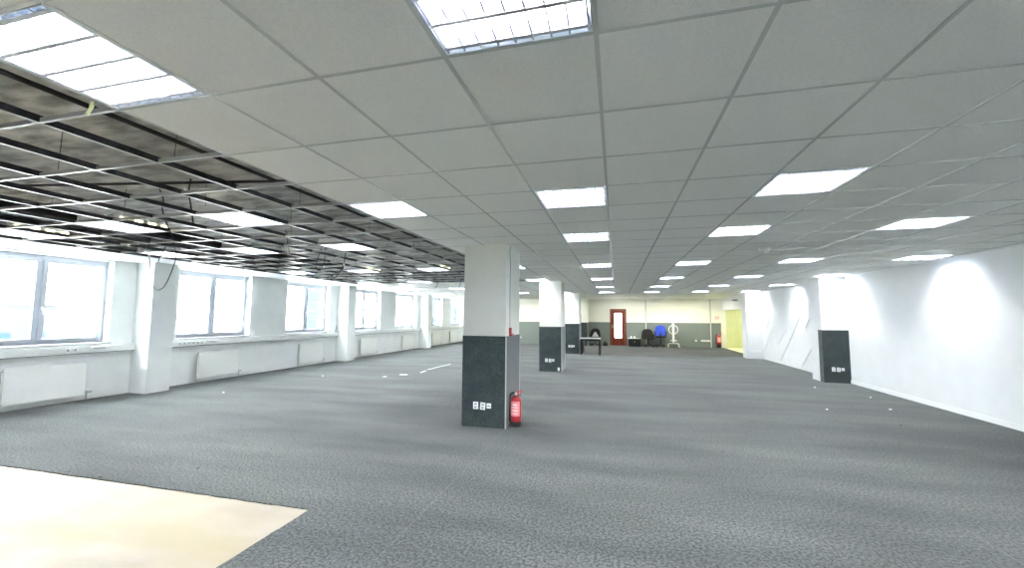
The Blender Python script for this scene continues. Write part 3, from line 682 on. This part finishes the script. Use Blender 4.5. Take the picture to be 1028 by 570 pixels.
# ---------------------------------------------------------------- bits on the carpet
marks = [((-5.44, 8.51), .22, .10, .2), ((-5.72, 8.05), .10, .08, .8), ((-5.21, 9.2), .05, .42, .1), ((-5.25, 10.4), .05, 1.5, -.06)]
ml_ = ['short white paint mark on the carpet in front of the third window', 'tiny white mark beside the short paint mark', 'middle white line taped on the carpet', 'longest white line taped on the carpet toward the far windows']
for (p, w, l, a), lb in zip(marks, ml_):
    o = B().box(-w / 2, w / 2, -l / 2, l / 2, 0, .0015).build('floor_tape', M['gyps'], None, (*p, .0005)); o.rotation_euler.z = a; tag(o, lb, 'tape', 'white marks on the carpet')
bits = [(4.40, 9.32, 1), (4.94, 8.28, 1), (3.55, 6.80, 1), (4.62, 7.1, 1), (-4.07, 1.90, 0), (-3.86, 2.61, 0), (-5.05, 2.0, 0), (-4.9, 3.9, 0), (-7.6, 5.2, 1), (-7.3, 7.7, 1), (-5.2, 1.50, 0), (-4.75, 1.49, 0), (4.1, 5.9, 0), (-3.3, 3.4, 0)]
bl = ['white crumb on the carpet in front of the dark panel', 'white crumb on the carpet near the white skirting', 'white crumb on the open carpet, left of the skirting ones', 'last white crumb along the skirting toward the camera', 'dark scrap on the carpet beyond the bare patch', 'dark scrap farther out beyond the bare patch corner',
      'small dark scrap above the middle of the bare patch', 'dark scrap halfway to the second window', 'white crumb before the first pilaster', 'white crumb before the second window radiator', 'dark scrap on the cut edge, nearer the windows', 'dark scrap on the cut edge, nearer its corner', 'dark scrap on the open carpet by the long white wall', 'dark scrap between the bare patch and the nearest column']
for (x, y, w), lb in zip(bits, bl):
    r = .022 if w else .02
    n = 6; vs = [(r * random.uniform(.6, 1.2) * math.cos(k), r * random.uniform(.5, 1) * math.sin(k), 0) for k in [2 * math.pi * q / n for q in range(n)]]
    vs2 = [(a * .7, b * .7, .008) for a, b, c in vs]
    o = B().add(vs + vs2, [tuple(range(n)), tuple(range(n, 2 * n))] + [(k, (k + 1) % n, n + (k + 1) % n, n + k) for k in range(n)]).build('scrap', M['plate'] if w else M['dark'], None, (x, y, .0005)); tag(o, lb, 'scrap', 'small scraps lying on the carpet')

# ---------------------------------------------------------------- outside
tag(B().box(-160, XL - .4, -80, 160, -6.2, -6).build('ground_outside', M['ground']), 'pale ground outside the windows', 'ground', kind='structure')
def building(x0, x1, y0, y1, z1, m, lab, rz=0):
    e = empty('building', ((x0 + x1) / 2, (y0 + y1) / 2, -6), rz); tag(e, lab, 'building', 'buildings outside the windows'); hx, hy, h = (x1 - x0) / 2, (y1 - y0) / 2, z1 + 6
    B().box(-hx, hx, -hy, hy, 0, h).build('wall', M[m], e); B().box(-hx - .2, hx + .2, -hy - .2, hy + .2, h, h + .3).build('roof', M['grey'], e)
    for k in range(int(hy * 2 / 2.6)):
        for q in range(int(h // 3)):
            yy = -hy + 1 + k * 2.6
            if yy + 1.2 < hy - .3: B().box(hx, hx + .05, yy, yy + 1.2, 1.2 + q * 3, 2.6 + q * 3).build('window', M['outglass'], e)
building(-23.3, -18.3, 22.9, 25.1, 9, 'facade', 'pale blue clad block seen through the third window', math.radians(-48.7))
building(-24, -20, 44, 54, 6, 'facade', 'pale blue clad block seen through the last windows')
building(-75, -60, 14, 30, 2.5, 'bwhite', 'faint pale house seen through the nearest window')
building(-85, -70, -2, 8, 1.8, 'bwhite', 'faint low roofs at the frame edge through the nearest window')

# ---------------------------------------------------------------- lights
w = bpy.data.worlds.new('overcast_sky'); bpy.context.scene.world = w; w.use_nodes = True
bg = w.node_tree.nodes['Background']; bg.inputs[0].default_value = (.92, .97, 1, 1); bg.inputs[1].default_value = 6.0
sun = bpy.data.lights.new('sun', 'SUN'); sun.energy = .5; sun.angle = .05
so = bpy.data.objects.new('sun', sun); COL.objects.link(so); so.rotation_euler = (math.radians(25), math.radians(38), 0)
# corridor lamp (a flush ceiling fitting out of sight)
e = empty('corridor_light', (XR + 1.5, 20.6, H)); tag(e, 'flush square lamp on the corridor ceiling', 'ceiling light')
B().box(-.3, .3, -.3, .3, -.03, 0).build('housing', M['troffer'], e)
B().box(-.28, .28, -.28, .28, -.034, -.030).build('diffuser', plain('warm_diffuser', (.9, .9, .8), .5, emit=(1, .97, .80), es=7), e)
# downlights added over the end strip to keep the end wall bright
for x, lb in ((-5.6, 'first'), (-2.9, 'second'), (.6, 'third'), (2.6, 'fourth'), (4.2, 'fifth')):
    e = empty('downlight', (x, 20.6, H - .001)); tag(e, 'small round recessed lamp, %s from the windows in the white ceiling by the end wall' % lb, 'ceiling light', 'recessed lamps near the end wall')
    B().lathe([(.05, -.006), (.075, -.004), (.08, 0), (.05, 0)], n=20).build('rim', M['whitem'], e)
    B().lathe([(0, -.003), (.05, -.003)], n=20).build('lens', plain('warm_lens', (.9, .9, .85), .5, emit=(1, .96, .80), es=300), e)

# ---------------------------------------------------------------- camera
yaw, pitch, roll = -.2489, .0808, .0063
cy_, sy_, cp, sp = math.cos(yaw), math.sin(yaw), math.cos(pitch), math.sin(pitch)
fwd = Vector((sy_ * cp, cy_ * cp, sp)); right = Vector((cy_, -sy_, 0)); up = right.cross(fwd)
r2 = right * math.cos(roll) + up * math.sin(roll); u2 = -right * math.sin(roll) + up * math.cos(roll)
cam = bpy.data.cameras.new('camera'); cam.sensor_width = 36; cam.lens = 408.95 / 1028 * 36; cam.clip_start = .02; cam.clip_end = 500
co_ = bpy.data.objects.new('camera', cam); COL.objects.link(co_)
m = Matrix((r2, u2, -fwd)).transposed().to_4x4(); m.translation = Vector((.0556, -1.4538, 1.5487)); co_.matrix_world = m
sc = bpy.context.scene; sc.camera = co_
sc.view_settings.view_transform = 'Standard'; sc.view_settings.look = 'None'; sc.view_settings.gamma = 1; sc.view_settings.use_curve_mapping = False
sc.view_settings.exposure = 2.92
sc.cycles.use_denoising = True
sc.cycles.max_bounces = 10; sc.cycles.diffuse_bounces = 6; sc.cycles.sample_clamp_indirect = 8; sc.cycles.use_light_tree = True
sc.cycles.transparent_max_bounces = 12
